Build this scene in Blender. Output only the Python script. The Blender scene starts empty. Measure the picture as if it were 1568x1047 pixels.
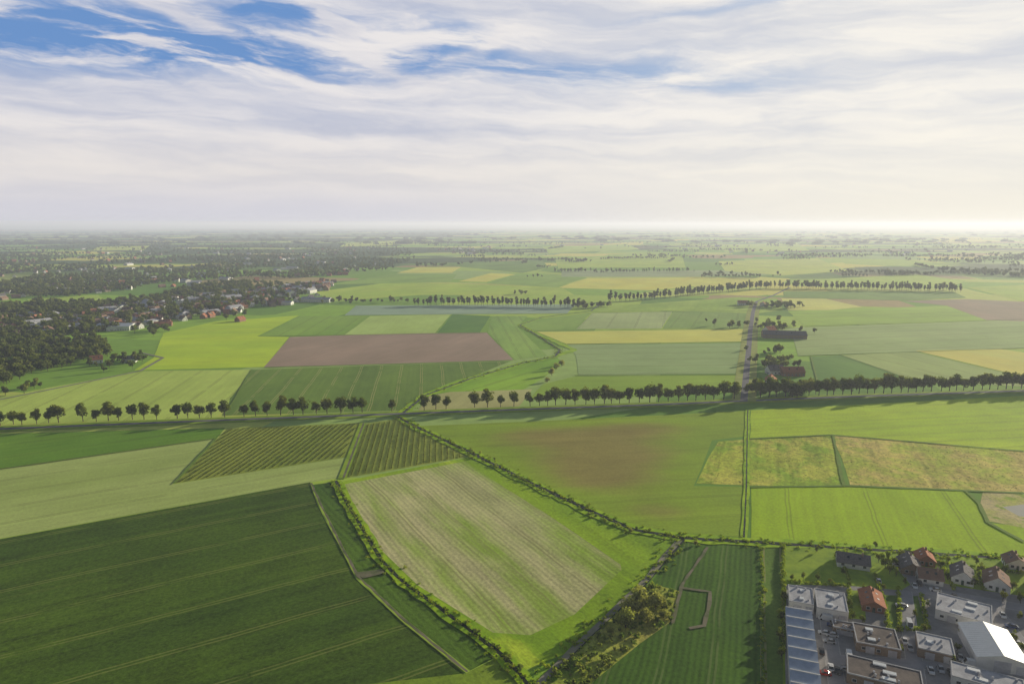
import bpy, math, random
import numpy as np
from mathutils import Vector, Matrix
random.seed(7); RNG=np.random.default_rng(11)
scene=bpy.context.scene
# ------------------------------------------------------------------ survey: photo coordinates -> ground metres (z=0)
H=150.0; F=1045.0; TH=math.atan(180.5/F); CT,ST=math.cos(TH),math.sin(TH)
def G(u,v):
    dx=(u-784)/F; dy=-(v-523.5)/F
    z=-ST+dy*CT; y=CT+dy*ST
    t=H/(-z)
    return (dx*t,y*t)
def lin(c):
    c=c/255.0
    return c/12.92 if c<=0.04045 else ((c+0.055)/1.055)**2.4
K=1.85
def C(r,g,b,k=1.0): return (min(lin(r)*K*k*1.07,.88),min(lin(g)*K*k*.99,.88),min(lin(b)*K*k*.66,.88),1)
# ------------------------------------------------------------------ node helper
class NT:
    def __init__(s,nt): s.t=nt; s.n=nt.nodes; s.l=nt.links
    def set(s,sock,v):
        if isinstance(v,bpy.types.NodeSocket): s.l.new(v,sock)
        else: sock.default_value=v
    def m(s,op,a,b=0.0,c=None,clamp=False):
        n=s.n.new('ShaderNodeMath'); n.operation=op; n.use_clamp=clamp
        s.set(n.inputs[0],a); s.set(n.inputs[1],b)
        if c is not None: s.set(n.inputs[2],c)
        return n.outputs[0]
    def xyz(s,x,y,z):
        n=s.n.new('ShaderNodeCombineXYZ'); s.set(n.inputs[0],x); s.set(n.inputs[1],y); s.set(n.inputs[2],z); return n.outputs[0]
    def sep(s,v):
        n=s.n.new('ShaderNodeSeparateXYZ'); s.set(n.inputs[0],v); return n.outputs
    def noise(s,vec,scale=1.0,detail=3.0,rough=0.55,dist=0.0):
        n=s.n.new('ShaderNodeTexNoise'); s.set(n.inputs['Vector'],vec); n.inputs['Scale'].default_value=scale
        n.inputs['Detail'].default_value=detail; n.inputs['Roughness'].default_value=rough; n.inputs['Distortion'].default_value=dist
        return n.outputs['Fac']
    def ss(s,v,a,b):
        n=s.n.new('ShaderNodeMapRange'); n.interpolation_type='SMOOTHSTEP'; s.set(n.inputs[0],v)
        s.set(n.inputs[1],a); s.set(n.inputs[2],b); n.inputs[3].default_value=0; n.inputs[4].default_value=1
        return n.outputs[0]
    def mix(s,f,a,b,mode='MIX'):
        n=s.n.new('ShaderNodeMix'); n.data_type='RGBA'; n.blend_type=mode
        s.set(n.inputs[0],f); s.set(n.inputs[6],a); s.set(n.inputs[7],b); return n.outputs[2]
    def scalec(s,col,f):
        n=s.n.new('ShaderNodeVectorMath'); n.operation='SCALE'; s.set(n.inputs[0],col); s.set(n.inputs['Scale'],f); return n.outputs[0]
def newmat(name):
    m=bpy.data.materials.new(name); m.use_nodes=True; m.node_tree.nodes.clear(); return m,NT(m.node_tree)
def finish(nt,col,rough=0.9,bump=None,bd=0.3,bs=0.6,spec=0.1,metal=0.0):
    p=nt.n.new('ShaderNodeBsdfPrincipled'); o=nt.n.new('ShaderNodeOutputMaterial')
    nt.set(p.inputs['Base Color'],col); p.inputs['Roughness'].default_value=rough; p.inputs['Metallic'].default_value=metal
    p.inputs['Specular IOR Level'].default_value=spec
    if bump is not None:
        b=nt.n.new('ShaderNodeBump'); b.inputs['Strength'].default_value=bs; b.inputs['Distance'].default_value=bd
        nt.l.new(bump,b.inputs['Height']); nt.l.new(b.outputs[0],p.inputs['Normal'])
    nt.l.new(p.outputs[0],o.inputs[0])
def field_mat(name,c1,c2,d=((0,0),(1,1)),c3=None,c3t=(0.55,0.65),tram=0,tw=0.35,tstr=0.45,row=0,rstr=0.0,fine=0.25,big=0.012,stretch=0.35,fs=0.8,bd=0.12,c3scale=None,c3stretch=None,tramcol=None,patch=None,patchcol=None,pt=(.65,1.7)):
    m,nt=newmat(name)
    a=G(*d[0]); b=G(*d[1]); dx,dy=b[0]-a[0],b[1]-a[1]; L=math.hypot(dx,dy); dx/=L; dy/=L
    g=nt.n.new('ShaderNodeNewGeometry').outputs['Position']; x,y,z=nt.sep(g)
    wob=nt.m('MULTIPLY',nt.m('SUBTRACT',nt.noise(g,0.02,2),0.5),3.0)
    s=nt.m('ADD',nt.m('MULTIPLY',x,-dy),nt.m('MULTIPLY',y,dx)); s=nt.m('ADD',s,wob)
    t=nt.m('ADD',nt.m('MULTIPLY',x,dx),nt.m('MULTIPLY',y,dy))
    v=nt.xyz(s,nt.m('MULTIPLY',t,stretch),z)
    nb=nt.noise(v,big,4,0.6)
    col=nt.mix(nt.ss(nb,0.36,0.64),c1,c2)
    if c3:
        v3=nt.xyz(s,nt.m('MULTIPLY',t,c3stretch or stretch),nt.m('ADD',z,37.0))
        n3=nt.noise(v3,c3scale or big*2.2,6,0.62)
        col=nt.mix(nt.ss(n3,c3t[0],c3t[1]),col,c3)
    if patch:
        tot=None
        for (pu,pv,ru,rv) in patch:
            c=G(pu,pv); rx=abs(G(pu+ru,pv)[0]-c[0]); ry=abs(G(pu,pv-rv)[1]-c[1])
            qx=nt.m('DIVIDE',nt.m('SUBTRACT',x,c[0]),rx); qy=nt.m('DIVIDE',nt.m('SUBTRACT',y,c[1]),ry)
            e=nt.m('EXPONENT',nt.m('MULTIPLY',nt.m('ADD',nt.m('MULTIPLY',qx,qx),nt.m('MULTIPLY',qy,qy)),-1.0))
            tot=e if tot is None else nt.m('ADD',tot,e)
        pn=nt.noise(nt.xyz(s,nt.m('MULTIPLY',t,.25),z),.03,6,.65)
        tot=nt.m('ADD',tot,nt.m('MULTIPLY',nt.m('SUBTRACT',pn,.5),1.1))
        col=nt.mix(nt.ss(tot,pt[0],pt[1]),col,patchcol)
    st=nt.noise(nt.xyz(s,nt.m('MULTIPLY',t,0.02),0.0),0.25,3,0.6)
    nf=nt.noise(nt.xyz(s,nt.m('MULTIPLY',t,0.7),0.0),fs,4,0.7)
    nm=nt.noise(nt.xyz(s,nt.m('MULTIPLY',t,0.5),5.0),0.09,3,0.6)
    nl=nt.noise(nt.xyz(x,nt.m('MULTIPLY',y,.7),11.0),0.011,4,0.6)
    br=nt.m('ADD',1.0,nt.m('MULTIPLY',nt.m('SUBTRACT',nf,0.5),fine*2.6))
    br=nt.m('ADD',br,nt.m('MULTIPLY',nt.m('SUBTRACT',st,0.5),fine*1.3))
    br=nt.m('ADD',br,nt.m('MULTIPLY',nt.m('SUBTRACT',nm,0.5),fine*1.2))
    br=nt.m('ADD',br,nt.m('MULTIPLY',nt.m('SUBTRACT',nl,0.5),.45))
    if row:
        w=nt.m('SINE',nt.m('MULTIPLY',s,2*math.pi/row)); br=nt.m('ADD',br,nt.m('MULTIPLY',w,rstr))
    col=nt.scalec(col,br)
    if tram:
        fr=nt.m('FRACT',nt.m('DIVIDE',nt.m('ADD',s,5000.0),tram))
        dd=nt.m('MULTIPLY',nt.m('ABSOLUTE',nt.m('SUBTRACT',fr,0.5)),tram)
        e=nt.m('ABSOLUTE',nt.m('SUBTRACT',dd,0.95))
        k=nt.m('SUBTRACT',1.0,nt.ss(e,tw*0.6,tw*1.5)); k=nt.m('MULTIPLY',k,tstr)
        k=nt.m('MULTIPLY',k,nt.ss(nt.noise(g,0.05,2),0.3,0.5))
        col=nt.mix(k,col,tramcol or C(70,80,35))
    finish(nt,col,0.95,nf,bd)
    return m
# ------------------------------------------------------------------ mesh helpers
def obj_from(name,verts,faces,mats,mi=None,loc=(0,0,0),rotz=0,smooth=False,link=True,parent=None):
    me=bpy.data.meshes.new(name); me.from_pydata([tuple(v) for v in verts],[],faces)
    for m in (mats if isinstance(mats,(list,tuple)) else [mats]): me.materials.append(m)
    if mi is not None: me.polygons.foreach_set('material_index',mi)
    if smooth: me.polygons.foreach_set('use_smooth',[True]*len(me.polygons))
    me.update()
    o=bpy.data.objects.new(name,me); o.location=loc; o.rotation_euler[2]=rotz
    if link: scene.collection.objects.link(o)
    if parent: o.parent=parent
    return o
LAYER=[0.02]
def nextz():
    LAYER[0]+=0.004; return LAYER[0]
def poly(name,px,mat,z=None,densify=True):
    pts=[G(*p) for p in px]; out=[]
    n=len(pts)
    for i in range(n):       # slightly irregular real-life edges
        a=Vector(pts[i]); b=Vector(pts[(i+1)%n]); L=(b-a).length
        k=max(1,min(24,int(L/25))) if densify else 1
        nrm=Vector((-(b-a).y,(b-a).x)).normalized() if L>0 else Vector((0,0))
        for j in range(k):
            q=a.lerp(b,j/k)
            if j: q=q+nrm*random.uniform(-.5,.5)
            out.append(q)
    z=nextz() if z is None else z
    area=sum(out[i].x*out[(i+1)%len(out)].y-out[(i+1)%len(out)].x*out[i].y for i in range(len(out)))
    if area<0: out=out[::-1]          # every field faces up
    return obj_from(name,[(p.x,p.y,z) for p in out],[list(range(len(out)))],mat)
def ribbon(name,px,w,mat,z=None,jit=0.0,world=False,step=12):
    pts=[Vector(p if world else G(*p)) for p in px]; P=[]
    for i in range(len(pts)-1):
        a,b=pts[i],pts[i+1]; k=max(1,int((b-a).length/step))
        for j in range(k): P.append(a.lerp(b,j/k))
    P.append(pts[-1]); z=nextz() if z is None else z
    vs=[];fs=[]
    for i,p in enumerate(P):
        t=(P[min(i+1,len(P)-1)]-P[max(i-1,0)]).normalized(); n=Vector((-t.y,t.x))
        ww=w/2*(1+random.uniform(-jit,jit)); ww2=w/2*(1+random.uniform(-jit,jit))
        vs+= [(p.x+n.x*ww,p.y+n.y*ww,z),(p.x-n.x*ww2,p.y-n.y*ww2,z)]
        if i: fs.append([2*i-2,2*i-1,2*i+1,2*i])
    return obj_from(name,vs,fs,mat)
def along(px,spacing,jit=0.0,world=False):
    pts=[Vector(p if world else G(*p)) for p in px]; out=[]
    for i in range(len(pts)-1):
        a,b=pts[i],pts[i+1]; L=(b-a).length; k=max(1,int(L/spacing))
        for j in range(k):
            q=a.lerp(b,(j+.5)/k); out.append((q.x+random.gauss(0,jit),q.y+random.gauss(0,jit)))
    return out
def inside(p,poly):
    x,y=p; c=False; n=len(poly); j=n-1
    for i in range(n):
        xi,yi=poly[i]; xj,yj=poly[j]
        if (yi>y)!=(yj>y) and x<(xj-xi)*(y-yi)/(yj-yi)+xi: c=not c
        j=i
    return c
# ------------------------------------------------------------------ foliage
def leaf_mat(name,ca,cb,trans=0.3):
    m,nt=newmat(name)
    oi=nt.n.new('ShaderNodeObjectInfo').outputs['Random']
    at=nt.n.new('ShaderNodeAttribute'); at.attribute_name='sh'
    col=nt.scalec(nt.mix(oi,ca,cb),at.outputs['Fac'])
    d=nt.n.new('ShaderNodeBsdfDiffuse'); t=nt.n.new('ShaderNodeBsdfTranslucent'); mx=nt.n.new('ShaderNodeMixShader'); o=nt.n.new('ShaderNodeOutputMaterial')
    nt.l.new(col,d.inputs[0]); nt.l.new(nt.mix(1.0,col,(1.3,1.25,.6,1),'MULTIPLY'),t.inputs[0]); mx.inputs[0].default_value=trans
    nt.l.new(d.outputs[0],mx.inputs[1]); nt.l.new(t.outputs[0],mx.inputs[2]); nt.l.new(mx.outputs[0],o.inputs[0])
    return m
def bark_mat():
    m,nt=newmat('bark'); g=nt.n.new('ShaderNodeTexCoord').outputs['Object']
    n=nt.noise(g,3,4); finish(nt,nt.mix(n,(0.05,0.038,0.025,1),(0.13,0.10,0.07,1)),0.95,n,0.05); return m
BARK=bark_mat()
LEAF=leaf_mat('leaves_broadleaf',(0.13,0.185,0.024,1),(0.22,0.25,0.034,1),.42)
LEAFD=leaf_mat('leaves_woodland',(0.12,0.17,0.04,1),(0.22,0.25,0.06,1),.42)
LEAFO=leaf_mat('leaves_willow',(0.38,0.43,0.12,1),(0.48,0.48,0.18,1),.42)
LEAFG=leaf_mat('grass_tufts',(0.25,0.37,0.03,1),(0.40,0.48,0.05,1),.4)
LEAFB=leaf_mat('orchard_leaves',(0.18,0.23,0.035,1),(0.26,0.30,0.045,1),.38)
LEAFS=leaf_mat('scrub_leaves',(0.22,0.33,0.06,1),(0.38,0.42,0.11,1),.38)
def tube(p0,p1,r0,r1,n=7):
    p0=Vector(p0);p1=Vector(p1);d=(p1-p0).normalized(); a=d.orthogonal().normalized(); b=d.cross(a); vs=[]
    for p,r in((p0,r0),(p1,r1)):
        for i in range(n):
            t=2*math.pi*i/n; vs.append(p+a*math.cos(t)*r+b*math.sin(t)*r)
    return vs,[[i,(i+1)%n,n+(i+1)%n,n+i] for i in range(n)]
def make_tree(name,h=12,cr=4.2,base=2.6,n=700,leaf=0.9,nclump=12,mat=None,seed=0,trunk=True,ex=1.0,link=False,tr=0.28):
    r=np.random.default_rng(seed); vs=[];fs=[];mi=[];sh=[]
    ch=(h-base)/2; cz=base+ch
    cl=[]
    for i in range(nclump):
        d=r.normal(size=3); d/=np.linalg.norm(d); q=r.uniform(0.25,0.72)
        cl.append((d[0]*cr*q*ex,d[1]*cr*q,cz+d[2]*ch*q,cr*r.uniform(0.3,0.5)))
    if trunk:
        top=(r.normal()*.3,r.normal()*.3,cz)
        v,f=tube((0,0,-0.2),top,tr,tr*.45); vs+=v; fs+=f; mi+=[1]*len(f); sh+=[1]*len(f)
        for c in cl[:6]:
            z0=base*0.8+r.uniform(0,.35)*ch; v,f=tube((0,0,z0),c[:3],tr*.42,tr*.1,5); o=len(vs)
            vs+=v; fs+=[[a+o for a in q] for q in f]; mi+=[1]*len(f); sh+=[1]*len(f)
    for k in range(n):
        c=cl[r.integers(nclump)]; d=r.normal(size=3); d/=np.linalg.norm(d)
        p=np.array(c[:3])+d*c[3]*r.uniform(.55,1.12)*np.array([1,1,.85])
        nn=d+r.normal(size=3)*.55; nn/=np.linalg.norm(nn); t=np.cross(nn,r.normal(size=3)); t/=np.linalg.norm(t)+1e-9; b=np.cross(nn,t)
        s=leaf*r.uniform(.5,1.1)*.5; o=len(vs)
        for (x,y) in((-1,-.8),(1,-1),(.8,1),(-1,.9)): vs.append(p+t*x*s+b*y*s)
        fs.append([o,o+1,o+2,o+3]); mi.append(0)
        rel=(p[2]-base)/(2*ch+.01); sh.append(max(.35,.55+.55*rel+r.normal()*.16))  # shading put into leaf tone: darker low in crown, lighter on top
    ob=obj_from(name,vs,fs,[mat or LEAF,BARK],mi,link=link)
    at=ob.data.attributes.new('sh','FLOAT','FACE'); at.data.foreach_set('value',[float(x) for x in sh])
    return ob
def coll(name,obs):
    c=bpy.data.collections.new(name)
    for o in obs: c.objects.link(o)
    return c
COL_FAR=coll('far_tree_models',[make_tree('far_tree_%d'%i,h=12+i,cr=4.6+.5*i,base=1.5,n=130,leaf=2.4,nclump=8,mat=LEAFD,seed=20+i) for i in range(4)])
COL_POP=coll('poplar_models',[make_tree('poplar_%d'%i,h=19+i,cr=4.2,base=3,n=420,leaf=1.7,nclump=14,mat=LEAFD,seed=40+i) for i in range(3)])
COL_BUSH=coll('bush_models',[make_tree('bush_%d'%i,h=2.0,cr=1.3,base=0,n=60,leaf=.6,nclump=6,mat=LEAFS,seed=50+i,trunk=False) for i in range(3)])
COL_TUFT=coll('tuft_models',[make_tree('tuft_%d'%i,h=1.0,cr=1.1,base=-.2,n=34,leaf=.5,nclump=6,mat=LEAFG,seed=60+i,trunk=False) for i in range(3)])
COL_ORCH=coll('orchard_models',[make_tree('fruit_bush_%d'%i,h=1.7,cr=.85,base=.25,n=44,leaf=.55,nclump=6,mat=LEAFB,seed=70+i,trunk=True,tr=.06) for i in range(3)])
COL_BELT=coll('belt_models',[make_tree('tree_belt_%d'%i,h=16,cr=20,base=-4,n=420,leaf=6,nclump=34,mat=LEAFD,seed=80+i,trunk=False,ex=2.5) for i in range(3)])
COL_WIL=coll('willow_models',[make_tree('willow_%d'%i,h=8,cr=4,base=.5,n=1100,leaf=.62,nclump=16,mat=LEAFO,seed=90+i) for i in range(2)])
def scatter(name,pts,collection,smin=.8,smax=1.2,flat=1.0,zoff=0.0,scales=None):
    n=len(pts); me=bpy.data.meshes.new(name); me.from_pydata([(p[0],p[1],zoff) for p in pts],[],[])
    ob=bpy.data.objects.new(name,me); scene.collection.objects.link(ob)
    sc=RNG.uniform(smin,smax,n) if scales is None else np.array(scales)
    a=me.attributes.new('isc','FLOAT_VECTOR','POINT'); v=np.stack([sc*RNG.uniform(.9,1.1,n),sc*RNG.uniform(.9,1.1,n),sc*flat*RNG.uniform(.8,1.2,n)],1); a.data.foreach_set('vector',v.ravel())
    a=me.attributes.new('irot','FLOAT_VECTOR','POINT'); v=np.zeros((n,3)); v[:,2]=RNG.uniform(0,6.28,n) if not collection.name.startswith('belt') else RNG.normal(0,.15,n); a.data.foreach_set('vector',v.ravel())
    a=me.attributes.new('iidx','INT','POINT'); a.data.foreach_set('value',RNG.integers(0,len(collection.objects),n).astype(np.int32))
    ng=bpy.data.node_groups.new(name+'_gn','GeometryNodeTree')
    ng.interface.new_socket('Geometry',in_out='INPUT',socket_type='NodeSocketGeometry'); ng.interface.new_socket('Geometry',in_out='OUTPUT',socket_type='NodeSocketGeometry')
    gi=ng.nodes.new('NodeGroupInput'); go=ng.nodes.new('NodeGroupOutput'); ip=ng.nodes.new('GeometryNodeInstanceOnPoints'); ci=ng.nodes.new('GeometryNodeCollectionInfo')
    ci.inputs['Collection'].default_value=collection; ci.inputs['Separate Children'].default_value=True; ci.inputs['Reset Children'].default_value=True
    ip.inputs['Pick Instance'].default_value=True
    def na(nm,dt):
        q=ng.nodes.new('GeometryNodeInputNamedAttribute'); q.data_type=dt; q.inputs['Name'].default_value=nm; return q.outputs[0]
    L=ng.links.new
    L(gi.outputs[0],ip.inputs['Points']); L(ci.outputs[0],ip.inputs['Instance']); L(na('iidx','INT'),ip.inputs['Instance Index'])
    L(na('irot','FLOAT_VECTOR'),ip.inputs['Rotation']); L(na('isc','FLOAT_VECTOR'),ip.inputs['Scale']); L(ip.outputs[0],go.inputs[0])
    md=ob.modifiers.new('instances','NODES'); md.node_group=ng
    return ob
# ------------------------------------------------------------------ ground sheet
def ground_mat():
    m,nt=newmat('countryside_patchwork')
    g=nt.n.new('ShaderNodeNewGeometry').outputs['Position']; x,y,z=nt.sep(g)
    a=math.radians(14); s=nt.m('ADD',nt.m('MULTIPLY',x,math.cos(a)),nt.m('MULTIPLY',y,-math.sin(a))); t=nt.m('ADD',nt.m('MULTIPLY',x,math.sin(a)),nt.m('MULTIPLY',y,math.cos(a)))
    v=nt.xyz(nt.m('MULTIPLY',s,1/330),nt.m('MULTIPLY',t,1/300),0.0)
    vo=nt.n.new('ShaderNodeTexVoronoi'); vo.distance='CHEBYCHEV'; nt.l.new(v,vo.inputs['Vector']); vo.inputs['Scale'].default_value=1; vo.inputs['Randomness'].default_value=.8
    r=nt.sep(vo.outputs['Color'])[0]
    cr=nt.n.new('ShaderNodeValToRGB'); cr.color_ramp.interpolation='CONSTANT'; nt.l.new(r,cr.inputs[0])
    cols=[(0,C(105,142,58)),(.18,C(140,168,75)),(.34,C(90,128,52)),(.46,C(158,174,95)),(.6,C(118,156,58)),(.74,C(190,180,98)),(.82,C(130,158,100)),(.92,C(144,134,105))]
    el=cr.color_ramp.elements; el[0].position=0; el[0].color=cols[0][1]; el[1].position=cols[1][0]; el[1].color=cols[1][1]
    for p,c in cols[2:]: e=el.new(p); e.color=c
    col=cr.outputs[0]
    w=nt.noise(nt.xyz(nt.m('MULTIPLY',x,1/1600),nt.m('MULTIPLY',y,1/900),3.0),1,5,.6)
    lf=nt.ss(x,0.0,-1500.0); k=nt.ss(nt.m('ADD',w,nt.m('MULTIPLY',lf,.1)),.53,.58)
    k=nt.m('MULTIPLY',k,nt.ss(y,1500.0,2400.0))
    col=nt.mix(k,col,C(60,82,42))
    nf=nt.noise(g,.05,6,.7); col=nt.scalec(col,nt.m('ADD',.65,nt.m('MULTIPLY',nf,.7)))
    finish(nt,col,.95,None); return m
GM=ground_mat()
S=80000
obj_from('ground',[(-S,-3000,0),(S,-3000,0),(S,S,0),(-S,S,0)],[[0,1,2,3]],GM)
# ------------------------------------------------------------------ fields
RD=((1137,615),(1150,480))   # polder grid direction
maize=field_mat('maize',C(52,76,24),C(66,90,26),((0,825),(475,737)),c3=C(86,100,44),c3t=(.6,.75),c3scale=.05,c3stretch=.05,fine=.75,row=.0,fs=.75,bd=.25,tram=27,tstr=.4,tramcol=C(124,132,78))
poly('maize_field',[(0,825),(240,781),(475,738),(485,770),(520,835),(545,886),(620,955),(714,1030),(660,1036),(520,1052),(500,1150),(-700,1150),(-500,925)],maize)
poly('maize_strip_field',[(478,742),(515,737),(532,790),(585,868),(660,932),(762,1004),(720,1026),(625,950),(552,884),(525,835)],field_mat('maize2',C(52,82,28),C(70,98,32),((520,800),(720,1000)),fine=.6,row=3.0,rstr=.12,bd=.25))
poly('grass_verge_field',[(480,1200),(520,1052),(714,1030),(765,1004),(800,1032),(860,1060),(860,1200)],field_mat('rough_verge',C(92,120,40),C(120,140,50),fine=.5,c3=C(150,140,100)))
poly('wheat_field',[(-300,775),(0,718),(332,671),(296,708),(266,741),(400,720),(527,701),(518,732),(475,738),(0,824),(-300,885)],field_mat('wheat_pale',C(146,164,112),C(132,152,96),((0,824),(475,738)),tram=24,tstr=.4,fine=.25))
poly('beet_field',[(-300,700),(0,664),(345,655),(332,671),(0,718),(-300,772)],field_mat('beet_green',C(82,120,36),C(94,130,40),((0,718),(332,671)),fine=.3,tram=30))
OD=((300,736),(430,652))
orch=field_mat('orchard_grass',C(126,140,66),C(108,126,54),OD,fine=.35)
poly('orchard_ground',[(348,656),(552,647),(530,700),(268,740)],orch)
poly('orchard_ground',[(560,648),(612,641),(717,699),(527,732)],orch)
poly('meadow_strip_field',[(715,700),(830,752),(970,812),(1038,824),(1012,855),(952,932),(862,1002),(797,1028),(755,992),(620,890),(540,790),(518,738)],field_mat('bright_meadow',C(128,158,34),C(104,138,34),((720,705),(950,865)),fine=.5,c3=C(152,174,58)))
poly('seedling_field',[(528,741),(712,706),(830,782),(950,864),(952,872),(880,940),(812,972),(755,968),(640,896),(582,840),(545,780)],
  field_mat('seedlings',C(144,152,118),C(164,164,142),((720,710),(950,868)),c3=C(118,146,58),c3t=(.42,.66),c3scale=.035,c3stretch=.16,fine=.5,row=2.6,rstr=.10,tram=22,tstr=.5,tramcol=C(110,112,80)))
poly('fallow_field',[(640,652),(880,642),(1142,629),(1140,668),(1090,674),(1062,744),(1142,745),(1138,822),(985,812),(900,775),(800,731),(715,690)],
  field_mat('fallow_green',C(122,148,44),C(110,136,46),((640,650),(1140,630)),fine=.3,tram=26,tstr=.25,
   patch=[(860,690,150,30),(970,705,110,45),(820,665,130,16),(1010,785,80,18),(1000,655,110,16),(900,735,90,25)],patchcol=C(122,118,72)))
poly('grass_field',[(1150,628),(1340,618),(1900,588),(1900,720),(1568,692),(1275,666),(1148,672)],field_mat('grass_bright',C(152,178,42),C(136,166,42),((1150,628),(1568,610)),fine=.32,tram=18,tstr=.3))
poly('rough_grassland',[(1100,676),(1150,672),(1275,667),(1292,743),(1180,744),(1066,740),(1085,700)],field_mat('rough_grass',C(140,156,58),C(160,162,84),RD,fine=.7,c3=C(116,144,44),c3t=(.45,.6),c3scale=.05,stretch=.8,fs=.35,bd=.3))
poly('rough_grassland',[(1276,667),(1400,676),(1568,692),(1900,722),(1900,790),(1568,754),(1302,743)],field_mat('rough_dry',C(164,158,96),C(174,162,112),RD,fine=.65,c3=C(142,158,64),c3t=(.44,.64),c3scale=.04,stretch=.8,fs=.35,bd=.3))
poly('meadow_field',[(1150,746),(1300,745),(1480,752),(1500,772),(1512,800),(1568,806),(1900,850),(1900,890),(1568,852),(1380,840),(1150,826)],field_mat('grass_vivid',C(138,168,30),C(126,158,34),RD,fine=.3,tram=42,tstr=.35))
poly('sandy_patch',[(1505,752),(1568,756),(1640,765),(1660,812),(1568,808),(1515,798),(1500,775)],field_mat('sandy',C(164,158,134),C(150,158,90),fine=.6,big=.05,stretch=1,c3=C(120,145,60)))
poly('pond',[(1535,776),(1568,772),(1600,780),(1596,792),(1560,790)],field_mat('pond_surface',C(160,162,180),C(145,150,168),fine=.1))  # pond drawn as a pale matte sheet
poly('allotment_field',[(1046,828),(1166,833),(1168,1000),(1164,1200),(900,1200),(850,1047),(930,965),(995,895)],field_mat('allotment_green',C(50,80,28),C(64,96,32),RD,fine=.5,row=2.2,rstr=.15,tram=17,tstr=.4,tramcol=C(100,114,80)))
poly('rough_scrubland',[(995,893),(1042,905),(1032,948),(980,985),(900,1050),(840,1120),(790,1120),(830,1046),(905,975),(960,925)],field_mat('scrub',C(122,142,58),C(144,146,84),RD,fine=.8,c3=C(90,120,42),c3scale=.08,stretch=1,bd=.3))
poly('verge_field',[(1167,833),(1200,836),(1202,1000),(1198,1200),(1164,1200)],field_mat('track_grass',C(92,118,54),C(60,92,36),RD,fine=.4,tram=9,tstr=.6,tramcol=C(130,128,100)))
# beyond the avenue
poly('wheat_field',[(-300,668),(-300,622),(0,609),(60,596),(220,568),(385,566),(365,600),(330,640),(0,650)],field_mat('wheat_left',C(154,176,98),C(142,166,88),((320,620),(385,566)),tram=30,tstr=.45,fine=.2))
poly('potato_field',[(386,566),(560,560),(782,553),(722,577),(650,604),(618,628),(345,636),(352,610)],field_mat('potato',C(84,112,50),C(96,124,54),((350,610),(400,566)),tram=21,tstr=.55,tramcol=C(150,150,110),fine=.28))
poly('meadow_field',[(640,606),(700,582),(790,560),(852,546),(862,556),(830,580),(795,600),(690,603)],field_mat('bank_green',C(124,162,50),C(104,146,44),((640,606),(850,546)),fine=.25,tram=20))
poly('stubble_field',[(655,606),(690,600),(815,596),(795,622),(640,630)],field_mat('stubble',C(152,156,120),C(140,144,106),RD,fine=.2))
poly('bare_field',[(444,516),(600,511),(745,509),(786,551),(600,557),(404,562)],field_mat('bare_brown',C(140,124,128),C(130,116,118),RD,tram=34,tstr=.15,tramcol=C(160,146,134),fine=.12))
poly('meadow_field',[(205,567),(235,548),(250,510),(330,492),(458,483),(394,515),(443,516),(404,562)],field_mat('yellowgreen',C(158,184,50),C(146,176,48),((205,567),(404,562)),fine=.18))
poly('crop_field',[(458,484),(565,484),(524,513),(394,515)],field_mat('crop_mid',C(106,142,60),C(116,150,64),((394,515),(458,484)),fine=.15,tram=25))
poly('crop_field',[(567,484),(691,481),(666,510),(527,513)],field_mat('crop_light',C(150,176,112),C(142,168,100),((527,513),(567,484)),fine=.12))
poly('crop_field',[(693,481),(751,484),(735,509),(670,510)],field_mat('crop_dark',C(74,114,54),C(84,124,58),RD,fine=.15))
poly('crop_field',[(753,484),(808,484),(792,500),(838,545),(788,551),(747,509)],field_mat('crop_stripe',C(126,158,84),C(110,146,74),((753,484),(788,551)),fine=.2,tram=18))
poly('cabbage_field',[(545,468),(720,467),(882,466),(868,480),(690,481),(527,483)],field_mat('cabbage',C(128,152,154),C(120,146,142),((527,483),(868,480)),fine=.12))
poly('crop_field',[(796,498),(830,488),(905,479),(880,504),(822,507)],field_mat('crop_green2',C(106,142,64),C(118,150,74),RD,fine=.15))
poly('crop_field',[(907,479),(1030,477),(1013,503),(882,504)],field_mat('crop_grey',C(146,164,126),C(138,158,118),((882,504),(907,479)),fine=.15,tram=40))
poly('crop_field',[(1031,477),(1146,476),(1142,502),(1015,503)],field_mat('crop_green3',C(118,146,84),C(108,140,74),RD,fine=.15,tram=30))
poly('barley_field',[(822,508),(1139,504),(1136,523),(868,527)],field_mat('barley',C(212,188,108),C(200,182,100),((822,508),(1140,504)),fine=.1))
poly('crop_field',[(868,528),(1136,525),(1126,572),(886,574),(882,545)],field_mat('crop_blue',C(130,154,116),C(122,148,106),((868,528),(1136,525)),fine=.15,tram=36))
poly('crop_field',[(832,588),(882,576),(1128,574),(1124,600),(960,608),(810,612)],field_mat('crop_green4',C(122,152,56),C(112,144,52),((882,576),(1128,574)),fine=.2))
poly('crop_field',[(1206,476),(1450,468),(1520,490),(1232,500)],field_mat('crop_r1',C(136,168,74),C(126,158,68),((1232,500),(1520,490)),fine=.12,tram=40))
poly('crop_field',[(1170,506),(1232,501),(1520,491),(1900,480),(1900,525),(1568,533),(1285,543),(1222,545),(1215,520)],field_mat('crop_r2',C(136,158,114),C(128,152,104),((1232,500),(1520,490)),fine=.14,tram=40))
poly('crop_field',[(1242,546),(1286,544),(1400,582),(1330,600),(1252,598)],field_mat('crop_r3',C(80,118,54),C(88,126,58),((1286,544),(1400,582)),fine=.15))
poly('crop_field',[(1288,544),(1400,538),(1568,578),(1760,622),(1700,606),(1568,592),(1402,583)],field_mat('crop_r4',C(138,158,106),C(128,150,96),((1400,538),(1568,577)),fine=.15,tram=36))
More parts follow.
